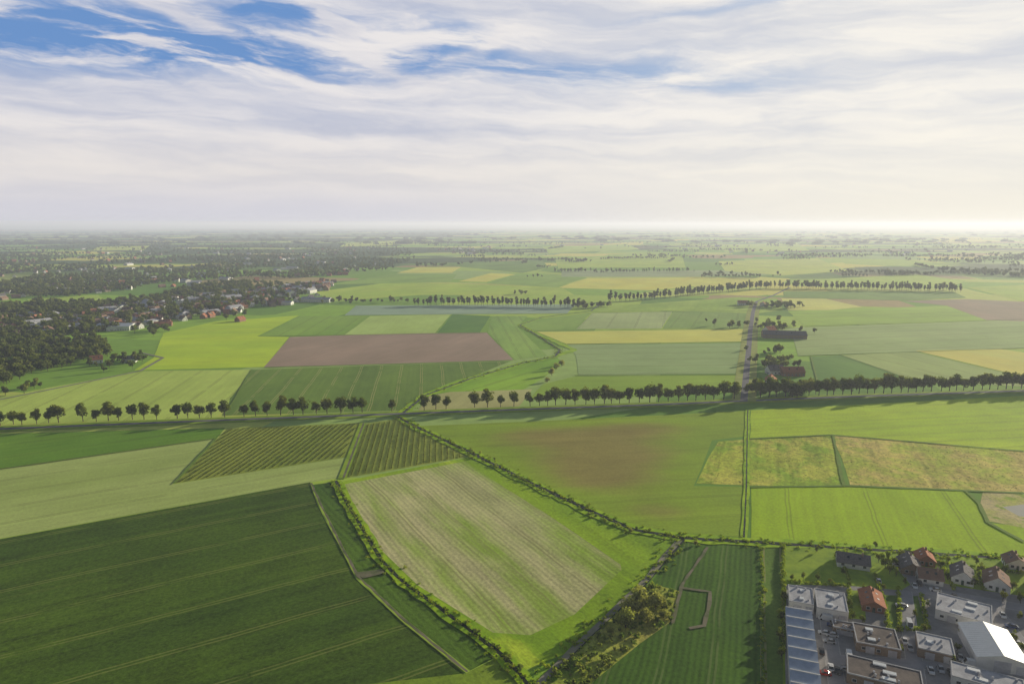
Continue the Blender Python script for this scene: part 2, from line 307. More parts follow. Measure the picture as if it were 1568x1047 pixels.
poly('barley_field',[(1402,537),(1530,534),(1700,560),(1900,600),(1900,650),(1568,577)],field_mat('barley2',C(198,182,104),C(188,176,96),((1400,537),(1568,577)),fine=.1))
poly('bare_field',[(1382,461),(1480,458),(1900,478),(1900,500),(1568,492),(1510,490),(1450,468)],field_mat('bare_r',C(140,128,126),C(132,124,120),RD,fine=.1))
poly('barley_field',[(1196,457),(1262,457),(1320,470),(1270,475),(1207,475)],field_mat('barley3',C(214,190,120),C(204,184,112),RD,fine=.1))
poly('crop_field',[(1130,455),(1190,457),(1200,475),(1160,480),(1020,476),(905,478),(920,470)],field_mat('crop_far0',C(140,166,80),C(118,150,62),RD,fine=.15))
FY=field_mat('far_barley',C(212,186,100),C(202,180,92),RD,fine=.1)
for p in [[(608,418),(640,409),(706,409),(692,418)],[(702,431),(752,418),(790,420),(745,432)],[(852,441),(900,426),(1062,425),(1130,428),(1080,437),(1000,445)],[(1130,432),(1165,424),(1210,427),(1195,435)],[(1240,404),(1290,402),(1310,410),(1262,412)],[(940,372),(985,370),(985,374),(935,376)],[(1430,365),(1500,363),(1510,370),(1440,371)]]: poly('barley_field',p,FY)
fg=[field_mat('far_g%d'%i,C(*a),C(*b),RD,fine=.12) for i,(a,b) in enumerate([((112,146,68),(124,156,76)),((150,174,80),(140,168,74)),((96,128,60),(106,138,68)),((156,174,90),(162,178,94)),((134,152,128),(128,148,118))])]
for k,p in enumerate([([(480,447),(600,432),(860,440),(880,452),(640,452),(510,462)],1),([(500,436),(600,420),(700,420),(690,432),(600,434)],0),([(600,405),(830,398),(840,410),(800,418),(700,408)],2),([(790,420),(850,420),(900,425),(850,440),(745,434)],0),([(850,398),(1045,392),(1050,410),(950,410),(855,411)],1),([(860,414),(1100,414),(1200,420),(1060,424),(860,424)],4),
   ([(1100,400),(1250,395),(1300,415),(1200,422),(1110,415)],3),([(1210,430),(1400,420),(1480,430),(1450,442),(1220,438)],1),([(1000,446),(1085,438),(1180,440),(1100,452),(930,458)],3),([(1200,446),(1460,447),(1480,456),(1380,460),(1200,456)],2),([(1480,440),(1568,436),(1900,445),(1900,470),(1568,462)],1),
   ([(40,458),(150,452),(170,465),(60,474)],1),([(830,378),(960,374),(980,382),(840,388)],1),([(1100,375),(1220,372),(1240,384),(1110,386)],1),([(530,372),(610,368),(600,376),(520,378)],3),([(150,378),(230,376),(220,383),(140,384)],3)]):
    poly('distant_field',p[0],fg[p[1]])
# ------------------------------------------------------------------ roads, tracks, ditches
def simple(name,a,b,sc=.3,rough=.9,fine=.25,bd=.05,spec=.1,metal=0.0):
    m,nt=newmat(name); g=nt.n.new('ShaderNodeNewGeometry').outputs['Position']
    n=nt.noise(g,sc,5,.65); n2=nt.noise(g,sc*9,3,.6)
    col=nt.scalec(nt.mix(nt.ss(n,.35,.65),a,b),nt.m('ADD',1-fine*.5,nt.m('MULTIPLY',n2,fine)))
    finish(nt,col,rough,n2,bd,.4,spec,metal); return m
ASPH=simple('asphalt_old',(.25,.24,.25,1),(.19,.185,.19,1),.15)
GRAV=simple('gravel_track',(.40,.36,.28,1),(.27,.28,.17,1),.12)
PATH=simple('earth_path',(.29,.25,.17,1),(.15,.18,.07,1),.12)
DARK=simple('ditch_dark',(.035,.05,.02,1),(.02,.03,.015,1),.2,.4)  # flat dark strip used along ditches and creek
VERGE=simple('grass_verge',C(122,148,42),C(98,128,36),.1)
VERGY=simple('lush_bank',C(136,168,34),C(110,146,30),.08)
AV=[(-300,672),(0,657),(200,649),(350,643),(500,637.5),(620,633.5),(800,627),(1000,620),(1140,614),(1300,607.5),(1568,598.5),(1900,588)]
ribbon('avenue_verge',AV,16,VERGE); ribbon('avenue_road',AV,5.2,ASPH)
CR=[(1139,614),(1143,570),(1146,540),(1149,505),(1153,478),(1158,462)]
ribbon('polder_road_verge',CR,20,simple('verge_olive',C(130,140,86),C(118,134,70),.1)); ribbon('polder_road',CR,6,ASPH)
ribbon('polder_lane',[(1158,462),(1185,452),(1210,440)],5,ASPH)
D1=[(608,638),(640,655),(720,693),(830,748),(905,783),(972,812),(1045,824),(1166,831),(1380,845),(1568,857),(1900,885)]
D2=[(514,736),(530,768),(558,815),(585,860),(620,893),(700,950),(768,1003),(796,1032),(815,1060)]
D3=[(1145,628),(1144,672),(1143,745),(1139,823)]
for nm,D,wb,wd in(('drainage_ditch',D1,9,3.0),('drainage_ditch',D2,6,1.8),('drainage_ditch',D3,3.5,.8)):
    ribbon('ditch_bank',D,wb,VERGY,jit=.25,step=6); ribbon(nm,D,wd,DARK,jit=.3,step=6)
ribbon('drainage_ditch',[(1046,826),(1000,880),(975,905),(905,972),(830,1042),(790,1085)],2.0,DARK,jit=.3,step=6)
ribbon('farm_track',[(1040,828),(1020,850),(992,885),(925,950),(880,992),(835,1038),(815,1060)],2.6,GRAV,jit=.15,step=8)
ribbon('farm_track',[(476,740),(500,790),(522,835),(548,882),(622,952),(716,1029)],1.1,PATH,jit=.6,step=4)
poly('bare_soil_patch',[(545,877),(585,872),(590,878),(556,886)],PATH)
ribbon('farm_track',[(1084,838),(1062,870),(1044,896),(1036,930),(1030,955)],1.3,PATH,jit=.4,step=4)
ribbon('farm_track',[(1040,900),(1088,906),(1084,935),(1078,958),(1055,962)],1.6,PATH,jit=.4,step=4)
ribbon('grass_lane',[(556,648),(524,733)],5,VERGE); ribbon('farm_track',[(557,648),(526,732)],1.4,PATH)
ribbon('farm_track',[(0,612),(60,600),(215,568),(250,548),(215,540)],3.5,GRAV)
ribbon('creek_bank',[(618,632),(650,606),(720,580),(800,556),(850,546),(880,536),(820,510),(795,498),(830,486),(905,476),(925,462)],9,VERGY,jit=.3,step=8)
ribbon('creek',[(618,632),(650,606),(720,580),(800,556),(850,546),(858,536),(820,512),(795,498),(830,486),(905,476),(925,462)],2.5,DARK,jit=.3,step=8)
mg=simple('margin_grass',C(96,120,54),C(84,114,46))
for p in [[(527,483),(868,480),(1150,476)],[(394,515),(745,510)],[(404,563),(786,552)],[(1150,746),(1302,744),(1568,755)],[(1148,672),(1275,666),(1568,691)],[(1292,744),(1275,666)],[(880,575),(1128,574)],[(868,527),(1138,524)],[(822,507),(1140,503)],[(1222,545),(1568,533)],[(1232,500),(1568,489)],[(1285,543),(1400,583)],[(1242,546),(1255,598)],[(1478,752),(1500,772),(1512,800),(1568,830)],[(386,566),(345,636)],[(0,718),(332,671),(266,741)]]:
    ribbon('field_margin',p,1.8,mg,jit=.4,step=8)
# ------------------------------------------------------------------ vegetation
def rowpts(poly_px,d,sp,st):
    P=[G(*p) for p in poly_px]; a=G(*d[0]); b=G(*d[1]); L=math.hypot(b[0]-a[0],b[1]-a[1]); dx,dy=(b[0]-a[0])/L,(b[1]-a[1])/L
    ss=[-p[0]*dy+p[1]*dx for p in P]; ts=[p[0]*dx+p[1]*dy for p in P]; out=[]
    s=min(ss)+sp/2
    while s<max(ss):
        t=min(ts)
        while t<max(ts):
            x=-s*dy+t*dx; y=s*dx+t*dy
            if inside((x,y),P): out.append((x+random.gauss(0,.08),y+random.gauss(0,.08)))
            t+=st
        s+=sp
    return out
scatter('orchard_rows',rowpts([(348,657),(548,649),(526,699),(275,738)],OD,3.9,1.1),COL_ORCH,.5,.8,.65)
scatter('orchard_rows',rowpts([(564,650),(612,643),(712,699),(532,730)],((557,648),(526,732)),3.9,1.1),COL_ORCH,.5,.8,.65)
tp=[]
for D,j,s in((D1,2.6,.75),(D2,1.8,.8)): tp+=along(D,s,j)
tp+=along([(1046,826),(1000,880),(975,905),(905,972),(830,1042),(790,1085)],.8,2.5)
tp+=along([(618,632),(650,606),(720,580),(800,556),(850,546),(858,536),(820,512),(795,498)],1.6,2.5)
scatter('ditch_vegetation',tp,COL_TUFT,.5,1.3,.9)
scatter('ditch_vegetation',along(D3,2.2,.6),COL_TUFT,.4,.8,.7)
bp=along([(640,655),(720,693),(830,748),(905,783),(972,812),(1045,824)],5,2.5)+along([(760,997),(800,1035)],1.5,3)+along([(700,950),(768,1003)],5,1.5)
P=[(1000,893),(1040,908),(1030,948),(975,990),(900,1050),(840,1090),(800,1090),(835,1046),(905,975),(960,925)]; PW=[G(*p) for p in P]
def rnd_in(P,n,keep=None):
    xs=[p[0] for p in P]; ys=[p[1] for p in P]; out=[]; c=0
    while len(out)<n and c<n*60:
        c+=1; q=(random.uniform(min(xs),max(xs)),random.uniform(min(ys),max(ys)))
        if inside(q,P) and (keep is None or keep(q)): out.append(q)
    return out
bp+=rnd_in(PW,200)
scatter('scrub_bushes',bp,COL_BUSH,.4,1.2)
scatter('rough_grass_tussocks',rnd_in([G(*p) for p in [(1100,677),(1275,668),(1290,742),(1068,740)]],500)+rnd_in([G(*p) for p in [(1278,669),(1568,692),(1568,752),(1302,742)]],600),COL_BUSH,.2,.4,.35)
# roadside avenue trees: individual objects
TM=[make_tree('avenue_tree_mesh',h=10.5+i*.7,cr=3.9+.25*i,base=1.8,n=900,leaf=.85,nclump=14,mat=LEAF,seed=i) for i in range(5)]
def tree_obj(name,x,y,s,meshes=TM,sz=None):
    o=bpy.data.objects.new(name,random.choice(meshes).data); o.location=(x,y,0); o.scale=(s*random.uniform(.92,1.08),s*random.uniform(.92,1.08),(sz or s)*random.uniform(.92,1.08)); o.rotation_euler[2]=random.uniform(0,6.28); scene.collection.objects.link(o); return o
def basey(x): return float(np.interp(x,[-300,0,100,200,350,500,600,700,800,1000,1140,1300,1568,1900],[668,651,647,643,638.5,634,630,625,622,616,610,604,595,585]))
for a,b,sp,s in [(-300,92,18.5,1.2),(120,246,18.5,1.2),(266,348,18,1.25),(368,562,18.5,1.25),(594,614,14,1.15),(644,690,17,1.2),(722,790,20,1.25),(806,1134,14,1.35),(1158,1568,12.5,1.45),(1568,1900,13,1.45)]:
    x=a+6
    while x<b-2:
        g=G(x,basey(x)); tree_obj('avenue_tree',g[0]+random.gauss(0,.6),g[1]+random.gauss(0,.8),s*random.uniform(.82,1.12)); x+=sp*random.uniform(.9,1.1)
for x in range(1165,1260,14):
    g=G(x,605-random.uniform(0,6)); tree_obj('roadside_tree',g[0],g[1],1.1)
# willows near the allotments
WM=[o for o in COL_WIL.objects]
for (u,v,s) in [(985,938,1.2),(966,942,.95),(1004,932,.95),(958,960,.95),(980,918,.75),(992,952,.75),(1016,946,.5),(935,970,.4),(965,815,.35),(1065,835,.3),(845,575,.9),(852,565,.9),(860,560,.8),(838,585,.7)]:
    g=G(u,v); tree_obj('willow_tree',g[0],g[1],s*1.1,WM)
# woodland masses
def img_pts(polypx,n,keep=None):
    xs=[p[0] for p in polypx]; ys=[p[1] for p in polypx]; out=[];c=0
    while len(out)<n and c<n*50:
        c+=1; q=(random.uniform(min(xs),max(xs)),random.uniform(min(ys),max(ys)))
        if inside(q,polypx):
            g=G(*q)
            if keep is None or keep(g): out.append(g)
    return out
from mathutils import noise as mn
wood=rnd_in([G(*p) for p in [(-260,560),(-200,530),(0,528),(60,520),(150,522),(172,545),(130,556),(60,572),(0,592),(-260,640)]],1100)
scatter('plantation_woodland',wood,COL_FAR,.75,1.05)
VIL=[[(150,475),(300,455),(440,438),(500,440),(500,452),(440,468),(330,485),(200,505),(150,505)],[(-100,485),(150,480),(180,502),(60,518),(-100,525)]]
VW=[[G(*p) for p in q] for q in VIL]
def kp(g):
    if mn.noise(Vector((g[0]/200,g[1]/330,1.3)))<-.12: return False
    if any(inside(g,q) for q in VW) and random.random()<.62: return False
    return True
f1=img_pts([(-150,366),(600,366),(640,395),(590,418),(520,432),(430,470),(400,484),(250,492),(180,505),(60,520),(-150,530)],7400,kp)
scatter('village_and_woodland_trees',f1,COL_FAR,.6,1.15)
kp2=lambda g: mn.noise(Vector((g[0]/420,g[1]/300,7.3)))>.22
f2=img_pts([(600,366),(1700,366),(1700,440),(1400,425),(1100,405),(800,400),(640,410)],1400,kp2)
scatter('distant_trees',f2,COL_FAR,.7,1.2)
hr=[]
for i in range(80):
    u,v=random.uniform(-100,1700),random.uniform(362,425)
    if u<800 and v>405: continue
    g=G(u,v); az=math.radians(random.choice([78,84,80,72,18,95])); L=random.uniform(80,500)*(1 if v<400 else .6)
    hr+=along([(g[0],g[1]),(g[0]+math.sin(az)*L,g[1]+math.cos(az)*L)],10,2,world=True)
scatter('hedgerow_trees',hr,COL_FAR,.6,1.1)
pop=along([(636,468),(700,467),(800,469),(895,471)],5.5,2)+along([(930,462),(1000,458),(1060,452),(1120,446),(1180,441),(1230,442),(1330,444),(1470,447)],6,3)+along([(1200,441),(1330,442),(1470,444)],9,6)
scatter('poplar_row',pop,COL_POP,.85,1.05)
scatter('poplar_row',along([(846,415),(948,416)],16,1)+along([(950,417),(1052,416)],9,3),COL_POP,.5,.75)
misc=[]
for (u,v,n,s) in [(548,463,10,14),(588,462,3,10),(606,462,4,10),(622,463,2,8),(890,470,14,14),(915,470,12,12),(790,450,4,12),(1190,470,26,22),(1160,470,5,14),(1175,500,16,18),(1200,508,8,16),(1130,500,8,16),(1168,560,8,12),(1172,540,8,12),(1210,560,10,14),(1165,598,10,10),(1225,596,10,12),(1200,604,6,8),(1105,420,8,30),(1160,422,7,30),(1045,415,8,20),(835,410,8,20),(820,392,8,30),(360,486,6,18),(240,505,10,16),(215,548,5,12),(170,560,8,14),(20,600,6,14),(235,510,8,14),(180,556,6,10),(500,462,12,20)]:
    g=G(u,v)
    for i in range(n): misc.append((g[0]+random.gauss(0,s),g[1]+random.gauss(0,s)))
scatter('farmyard_trees',misc,COL_FAR,.5,.95)
belt=[]
for i in range(2200):
    u,v=random.uniform(-200,1768),343+random.uniform(.15,1)**2.0*30+1.2
    g=G(u,v)
    if mn.noise(Vector((g[0]/1500,g[1]/1100,2.0)))>(-.3 if u<700 else .02): belt.append(g)
scatter('distant_woodland',belt,COL_BELT,.7,1.3,.9)
# ------------------------------------------------------------------ buildings
class MB:
    def __init__(s): s.v=[];s.f=[];s.m=[]
    def box(s,x0,x1,y0,y1,z0,z1,m=0):
        o=len(s.v); s.v+=[(x0,y0,z0),(x1,y0,z0),(x1,y1,z0),(x0,y1,z0),(x0,y0,z1),(x1,y0,z1),(x1,y1,z1),(x0,y1,z1)]
        for q in((3,2,1,0),(4,5,6,7),(0,1,5,4),(1,2,6,5),(2,3,7,6),(3,0,4,7)): s.f.append([o+a for a in q]); s.m.append(m)
    def face(s,pts,m=0):
        o=len(s.v); s.v+=pts; s.f.append(list(range(o,o+len(pts)))); s.m.append(m)
    def prism(s,prof,y0,y1,m=0):   # profile in xz extruded along y
        o=len(s.v); n=len(prof); s.v+=[(p[0],y0,p[1]) for p in prof]+[(p[0],y1,p[1]) for p in prof]
        s.f.append([o+i for i in range(n)]); s.m.append(m); s.f.append([o+n+i for i in range(n)][::-1]); s.m.append(m)
        for i in range(n): s.f.append([o+(i+1)%n,o+i,o+n+i,o+n+(i+1)%n]); s.m.append(m)
    def obj(s,name,mats,parent=None,link=True): return obj_from(name,s.v,s.f,mats,s.m,parent=parent,link=link)
BRICK=simple('brick_red',(.36,.18,.12,1),(.28,.14,.10,1),1.5)
BRICKB=simple('brick_brown',(.33,.25,.18,1),(.26,.19,.14,1),1.5)
WHITE=simple('render_white',(.80,.79,.76,1),(.70,.69,.66,1),.4)
TILER=simple('tiles_red',(.50,.21,.12,1),(.40,.17,.10,1),1.2)
TILED=simple('tiles_dark',(.16,.15,.155,1),(.23,.215,.21,1),1.2)
TILEB=simple('tiles_brown',(.34,.21,.15,1),(.26,.17,.13,1),1.2)
ROOFG=simple('roof_membrane_grey',(.60,.60,.63,1),(.44,.44,.47,1),.25,fine=.5)
ROOFW=simple('roof_sheet_white',(.80,.83,.86,1),(.74,.77,.80,1),.3,.45,spec=.4)
ROOFB=simple('roof_sheet_blue',(.46,.54,.68,1),(.37,.45,.58,1),.3,.5,spec=.4)
ROOFD=simple('roof_bitumen_dark',(.24,.20,.175,1),(.16,.135,.125,1),.3,fine=.5)
GLASS=simple('window_glass',(.03,.04,.05,1),(.05,.06,.07,1),.5,.1,spec=.8)
FRAME=simple('frame_white',(.78,.78,.77,1),(.72,.72,.72,1),1)
TRIM=simple('parapet_grey',(.60,.60,.61,1),(.50,.50,.51,1),1)
DOOR=simple('door_green',(.06,.10,.08,1),(.05,.08,.07,1),1)
def windows(mb,w,l,z0,hh,n1,n2):
    for sgn in(-1,1):
        for i in range(n1):
            x=-w/2+w*(i+.5)/n1; a,b=sorted((sgn*l/2,sgn*(l/2+.04))); mb.box(x-.7,x+.7,a,b,z0,z0+hh,1); a,b=sorted((sgn*(l/2+.04),sgn*(l/2+.06))); mb.box(x-.6,x+.6,a,b,z0+.1,z0+hh-.1,0)
        for i in range(n2):
            y=-l/2+l*(i+.5)/n2; a,b=sorted((sgn*w/2,sgn*(w/2+.04))); mb.box(a,b,y-.7,y+.7,z0,z0+hh,1); a,b=sorted((sgn*(w/2+.04),sgn*(w/2+.06))); mb.box(a,b,y-.6,y+.6,z0+.1,z0+hh-.1,0)
def house_parts(w,l,h,rh,wm,rm,par=None,link=True,storeys=1):
    parts=[]
    mb=MB(); mb.prism([(-w/2,0),(w/2,0),(w/2,h),(0,h+rh),(-w/2,h)],-l/2,l/2); parts.append(mb.obj('walls',[wm],par,link))
    mb=MB(); t=.22; o=.5; k=rh/(w/2)
    for s in(-1,1):
        pr=[(0,h+rh+.03),(s*(w/2+o),h-o*k+.03),(s*(w/2+o),h-o*k+t+.03),(0,h+rh+t+.03)]
        if s>0: pr=pr[::-1]
        mb.prism(pr,-l/2-.4,l/2+.4)
    parts.append(mb.obj('roof',[rm],par,link))
    mb=MB()
    for s in range(storeys): windows(mb,w,l,.9+s*2.8,1.3,max(2,int(w/3.5)),max(2,int(l/3.5)))
    parts.append(mb.obj('windows',[GLASS,FRAME],par,link))
    mb=MB()
    for sx in(-1,1):   # roof windows lying on the slope
        x0,x1=sx*w*.18,sx*w*.30; za=h+rh-abs(x0)*k+t+.07; zb=h+rh-abs(x1)*k+t+.07
        for y in(-l*.2,l*.15): mb.face([(x0,y,za),(x1,y,zb),(x1,y+1,zb),(x0,y+1,za)],0)
    parts.append(mb.obj('roof_windows',[GLASS],par,link))
    mb=MB(); mb.box(-.5,.5,-l/2-.09,-l/2-.065,0,2.1); mb.box(-w/2-.09,-w/2-.065,-.5,.5,0,2.1); parts.append(mb.obj('door',[DOOR],par,link))
    mb=MB(); mb.box(.3,1.0,l*.25,l*.25+.7,h+rh*.5,h+rh+1.0); mb.box(.4,.6,l*.25+.1,l*.25+.3,h+rh+1.0,h+rh+1.3); parts.append(mb.obj('chimney',[BRICKB],par,link))
    return parts
def house(name,u,v,w,l,h,rh,az,wm,rm,storeys=1):
    g=G(u,v); e=bpy.data.objects.new(name,None); e.location=(g[0],g[1],0); e.rotation_euler[2]=-math.radians(az); e.empty_display_size=.5; scene.collection.objects.link(e)
    house_parts(w,l,h,rh,wm,rm,e,True,storeys); return e
def shed(name,u,v,w,l,h,az,wm,rm,sky=2,wins=True,doors=2):
    g=G(u,v); e=bpy.data.objects.new(name,None); e.location=(g[0],g[1],0); e.rotation_euler[2]=-math.radians(az); scene.collection.objects.link(e)
    mb=MB(); mb.box(-w/2,w/2,-l/2,l/2,0,h-.3); mb.obj('walls',[wm],e)
    mb=MB(); mb.box(-w/2+.3,w/2-.3,-l/2+.3,l/2-.3,h-.3,h-.12)
    mb.obj('roof',[rm],e)
    mb=MB()
    for a in((-w/2-.06,-w/2+.29,-l/2-.06,l/2+.06),(w/2-.29,w/2+.06,-l/2-.06,l/2+.06),(-w/2+.295,w/2-.295,-l/2-.06,-l/2+.29),(-w/2+.295,w/2-.295,l/2-.29,l/2+.06)): mb.box(*a,h-.297,h+.1)
    mb.obj('parapet',[TRIM],e)
    mb=MB()
    for i in range(sky):
        y=-l/2+l*(i+.5)/sky; x=random.uniform(-.2,.2)*w; mb.box(x-w*.09,x+w*.09,y-.8,y+.8,h-.118,h+.3)
    for i in range(5): x=random.uniform(-w*.42,w*.42); y=random.uniform(-l*.42,l*.42); mb.box(x-.3,x+.3,y-.3,y+.3,h-.119,h+.5+.1*i,1)
    mb.obj('skylights',[ROOFW,ROOFG],e)
    if wins:
        mb=MB(); windows(mb,w,l,1.0,1.2,max(2,int(w/4)),max(2,int(l/4))); mb.obj('windows',[GLASS,FRAME],e)
    mb=MB()
    for i in range(doors):
        x=-w/2+w*(i+.5)/doors+.9; x=min(x,w/2-1.6); mb.box(x-1.4,x+1.4,-l/2-.12,-l/2-.07,0,min(2.6,h-1))
    mb.obj('roller_doors',[ROOFG],e)
    return e
AZ=20
PAVE=simple('yard_paving',(.40,.38,.375,1),(.30,.285,.28,1),.12,fine=.5)
LAWN=simple('lawn',C(122,146,48),C(96,124,42),.1); LAWND=simple('lawn_dark',C(76,102,40),C(64,92,36),.1)  # second lawn material is a darker green
poly('village_gardens_lawn',[(1202,838),(1285,842),(1400,850),(1568,862),(1900,900),(1900,1200),(1198,1200)],LAWN,z=.50)
poly('yard_pavement',[(1203,896),(1300,898),(1380,905),(1410,885),(1470,900),(1900,960),(1900,1200),(1202,1200)],PAVE,z=.504)
poly('lawn',[(1352,912),(1405,914),(1418,962),(1364,966)],LAWND,z=.508)
poly('lawn',[(1300,905),(1322,905),(1326,950),(1302,948)],LAWN,z=.508)
STREET=simple('street_asphalt',(.44,.42,.43,1),(.36,.35,.36,1),.2)
KERB=simple('kerb_concrete',(.60,.58,.55,1),(.50,.49,.47,1),.5)
SK=[0]
def street(px,w):
    k=SK[0]; SK[0]+=1
    ribbon('street_kerb',px,w+.5,KERB,z=.520+k*.004)
    ribbon('street',px,w,STREET,z=.545+k*.004)
street([(1385,872),(1412,905),(1470,915),(1568,932),(1700,955)],6)
street([(1508,918),(1545,965),(1590,1030),(1650,1110)],6)
street([(1262,925),(1268,960),(1280,1040),(1290,1120)],5)
street([(1385,905),(1392,960),(1402,1030),(1415,1110)],5)
street([(1270,1010),(1400,1018),(1600,1040)],5)
def low(e): e.location.z=.5; return e
low(shed('office_building',1225,925,9,13,3.9,AZ,WHITE,ROOFG,2)); low(shed('office_building',1271,935,11,15,4.3,AZ,WHITE,ROOFG,2))
# long warehouse: row of saw-tooth bays
g0=Vector(G(1222,955)); g1=Vector(G(1234,1085)); dv=(g1-g0).normalized(); az_w=math.degrees(math.atan2(-dv.x,-dv.y))
we=bpy.data.objects.new('warehouse',None); we.location=(g0.x,g0.y,.5); we.rotation_euler[2]=-math.radians(az_w); scene.collection.objects.link(we)
nb=10; bl=6.6
mb=MB(); mb.box(-4.6,4.6,-nb*bl+2,2,0,3.6); mb.obj('walls',[WHITE],we)
mb=MB(); mb2=MB()
for i in range(nb):
    y1=2-i*bl; y0=y1-bl+.02
    mb.face([(-4.7,y1,4.9),(4.7,y1,4.9),(4.7,y0,3.65),(-4.7,y0,3.65)][::-1],0); mb.face([(-4.7,y1,3.65),(-4.7,y1,4.9),(4.7,y1,4.9),(4.7,y1,3.65)],1)
    mb.face([(-4.7,y1,3.65),(-4.7,y0,3.65),(-4.7,y1,4.9)],1); mb.face([(4.7,y1,3.65),(4.7,y1,4.9),(4.7,y0,3.65)],1)
    mb.box(-4.6,4.6,y1-.5,y1-.1,4.92,5.02,1)
    mb2.box(4.6,4.66,y0+1.5,y0+4.5,0,3.0); mb2.box(-4.66,-4.6,y0+1.5,y0+4.5,1.6,2.8)
mb.obj('sawtooth_roof',[ROOFB,WHITE],we); mb2.obj('roller_doors',[ROOFG],we)
for (nm,u,v,w,l,h,rh,az,wm,rm,st) in [('brick_house',1305,866,8,13,2.6,2.8,AZ+90,WHITE,TILED,1),('red_roof_barn',1334,927,8,12,2.6,2.0,AZ,BRICK,TILER,1),
   ('brick_house',1392,873,8,11,2.7,2.8,AZ,BRICKB,TILED,1),('brick_house',1422,890,8,9,2.8,2.8,AZ+90,WHITE,TILEB,1),('brick_house',1472,888,8,11,2.9,3.0,AZ+10,WHITE,TILED,1),('brick_house',1524,898,9,11,3.0,3.2,AZ+10,WHITE,TILEB,1),
   ('brick_house',1553,868,8,8,2.8,2.6,AZ,WHITE,TILEB,1),('brick_house',1415,862,7,8,2.6,2.6,AZ,BRICK,TILER,1),('brick_house',1600,905,10,12,4,4,AZ,BRICK,TILED,1),('brick_house',1650,950,10,12,4,4,AZ,BRICK,TILER,1)]:
    low(house(nm,u,v,w,l,h,rh,az,wm,rm,st))
low(shed('office_building',1474,945,18,15,3.8,AZ+14,WHITE,ROOFG,3)); low(shed('workshop_building',1340,988,14,13,3.6,AZ,BRICKB,ROOFD,2)); low(shed('workshop_building',1430,1000,11,11,3.6,AZ+6,BRICKB,ROOFG,1)); low(shed('workshop_building',1352,1046,22,11,3.8,AZ+5,BRICKB,ROOFD,3)); low(shed('garage_building',1510,1054,20,9,3.6,AZ+10,WHITE,ROOFG,2))
low(shed('garage_building',1290,968,7,5,2.8,AZ,BRICKB,ROOFD,0))
# white gable hangar
g=G(1517,1003); he=bpy.data.objects.new('white_hangar',None); he.location=(g[0],g[1],.5); he.rotation_euler[2]=-math.radians(AZ-2); scene.collection.objects.link(he)
W=15;Lh=21
mb=MB(); mb.prism([(-W/2,0),(W/2,0),(W/2,4.4),(0,6.2),(-W/2,4.4)],-Lh/2,Lh/2); mb.obj('walls',[WHITE],he)
mb=MB()
for s in(-1,1):
    N=18
    for i in range(N):
        y0=-Lh/2-.3+(Lh+.6)*i/N; y1=y0+(Lh+.6)/N-.12
        pr=[(0,6.23),(s*(W/2+.4),4.34),(s*(W/2+.4),4.51),(0,6.4)]
        if s>0: pr=pr[::-1]
        mb.prism(pr,y0,y1)
mb.obj('roof',[ROOFW],he)
mb=MB(); mb.box(-2.5,2.5,-Lh/2-.06,-Lh/2-.01,0,4); mb.box(4,6.5,-Lh/2-.06,-Lh/2-.01,0,3); mb.obj('roller_doors',[ROOFG],he)
# farmsteads at the crossroads
for (nm,u,v,w,l,h,rh,az,wm,rm) in [('farmhouse',1186,572,10,16,4.5,4.5,AZ+60,WHITE,TILED),('farm_barn',1212,574,13,22,4.5,4,AZ+70,BRICK,TILER),('farmhouse',1180,588,10,14,4.5,4,AZ,WHITE,TILER),('farm_barn',1200,517,18,55,5,4.5,AZ+80,BRICKB,TILED),('farmhouse',1178,510,11,16,5,5,AZ+40,WHITE,TILER),('farmhouse',1168,469,10,14,4.5,4,AZ,WHITE,TILER),('farm_barn',1138,467,12,20,4.5,4,AZ+80,WHITE,TILER),
   ('farm_barn',180,504,28,50,6,3,AZ+70,WHITE,ROOFW),('farm_barn',485,462,18,60,6,3,AZ+80,WHITE,ROOFG),('farmhouse',368,492,10,14,4,4,AZ,BRICK,TILER),('farmhouse',200,554,8,12,4,3,80,WHITE,TILED),('farmhouse',148,555,9,12,4,4,60,WHITE,TILER),('farm_barn',250,499,14,24,4,3,70,BRICK,TILER)]:
    house(nm,u,v,w,l,h,rh,az,wm,rm)
# distant village (instanced house models)
hm=[]
for i,(w,l,h,rh,wm,rm) in enumerate([(9,13,4.5,4.5,BRICK,TILER),(9,12,4,4,WHITE,TILED),(10,16,5,4.5,BRICKB,TILEB),(8,11,5,4,WHITE,TILEB),(16,30,6,3,WHITE,ROOFG)]):
    ps=house_parts(w,l,h,rh,wm,rm,None,False); vs=[];fs=[];mi=[];mats=[]
    for p in ps:
        o=len(vs); vs+=[tuple(v.co) for v in p.data.vertices]
        k=len(mats); mats+=list(p.data.materials)
        for f in p.data.polygons: fs.append([o+a for a in f.vertices]); mi.append(k+f.material_index)
    hm.append(obj_from('village_house_model',vs,fs,mats,mi,link=False))
COL_H=coll('house_models',hm)
hp=[]
for (P,n) in [(VIL[0],250),([(430,440),(520,428),(500,446),(450,450)],40),(VIL[1],100),([(0,380),(600,376),(560,420),(300,440),(0,460)],200),([(660,384),(760,378),(720,392)],24),([(840,376),(1500,368),(1500,395),(1100,392)],50)]: hp+=img_pts(P,n)
scatter('distant_village_houses',hp,COL_H,.8,1.1)
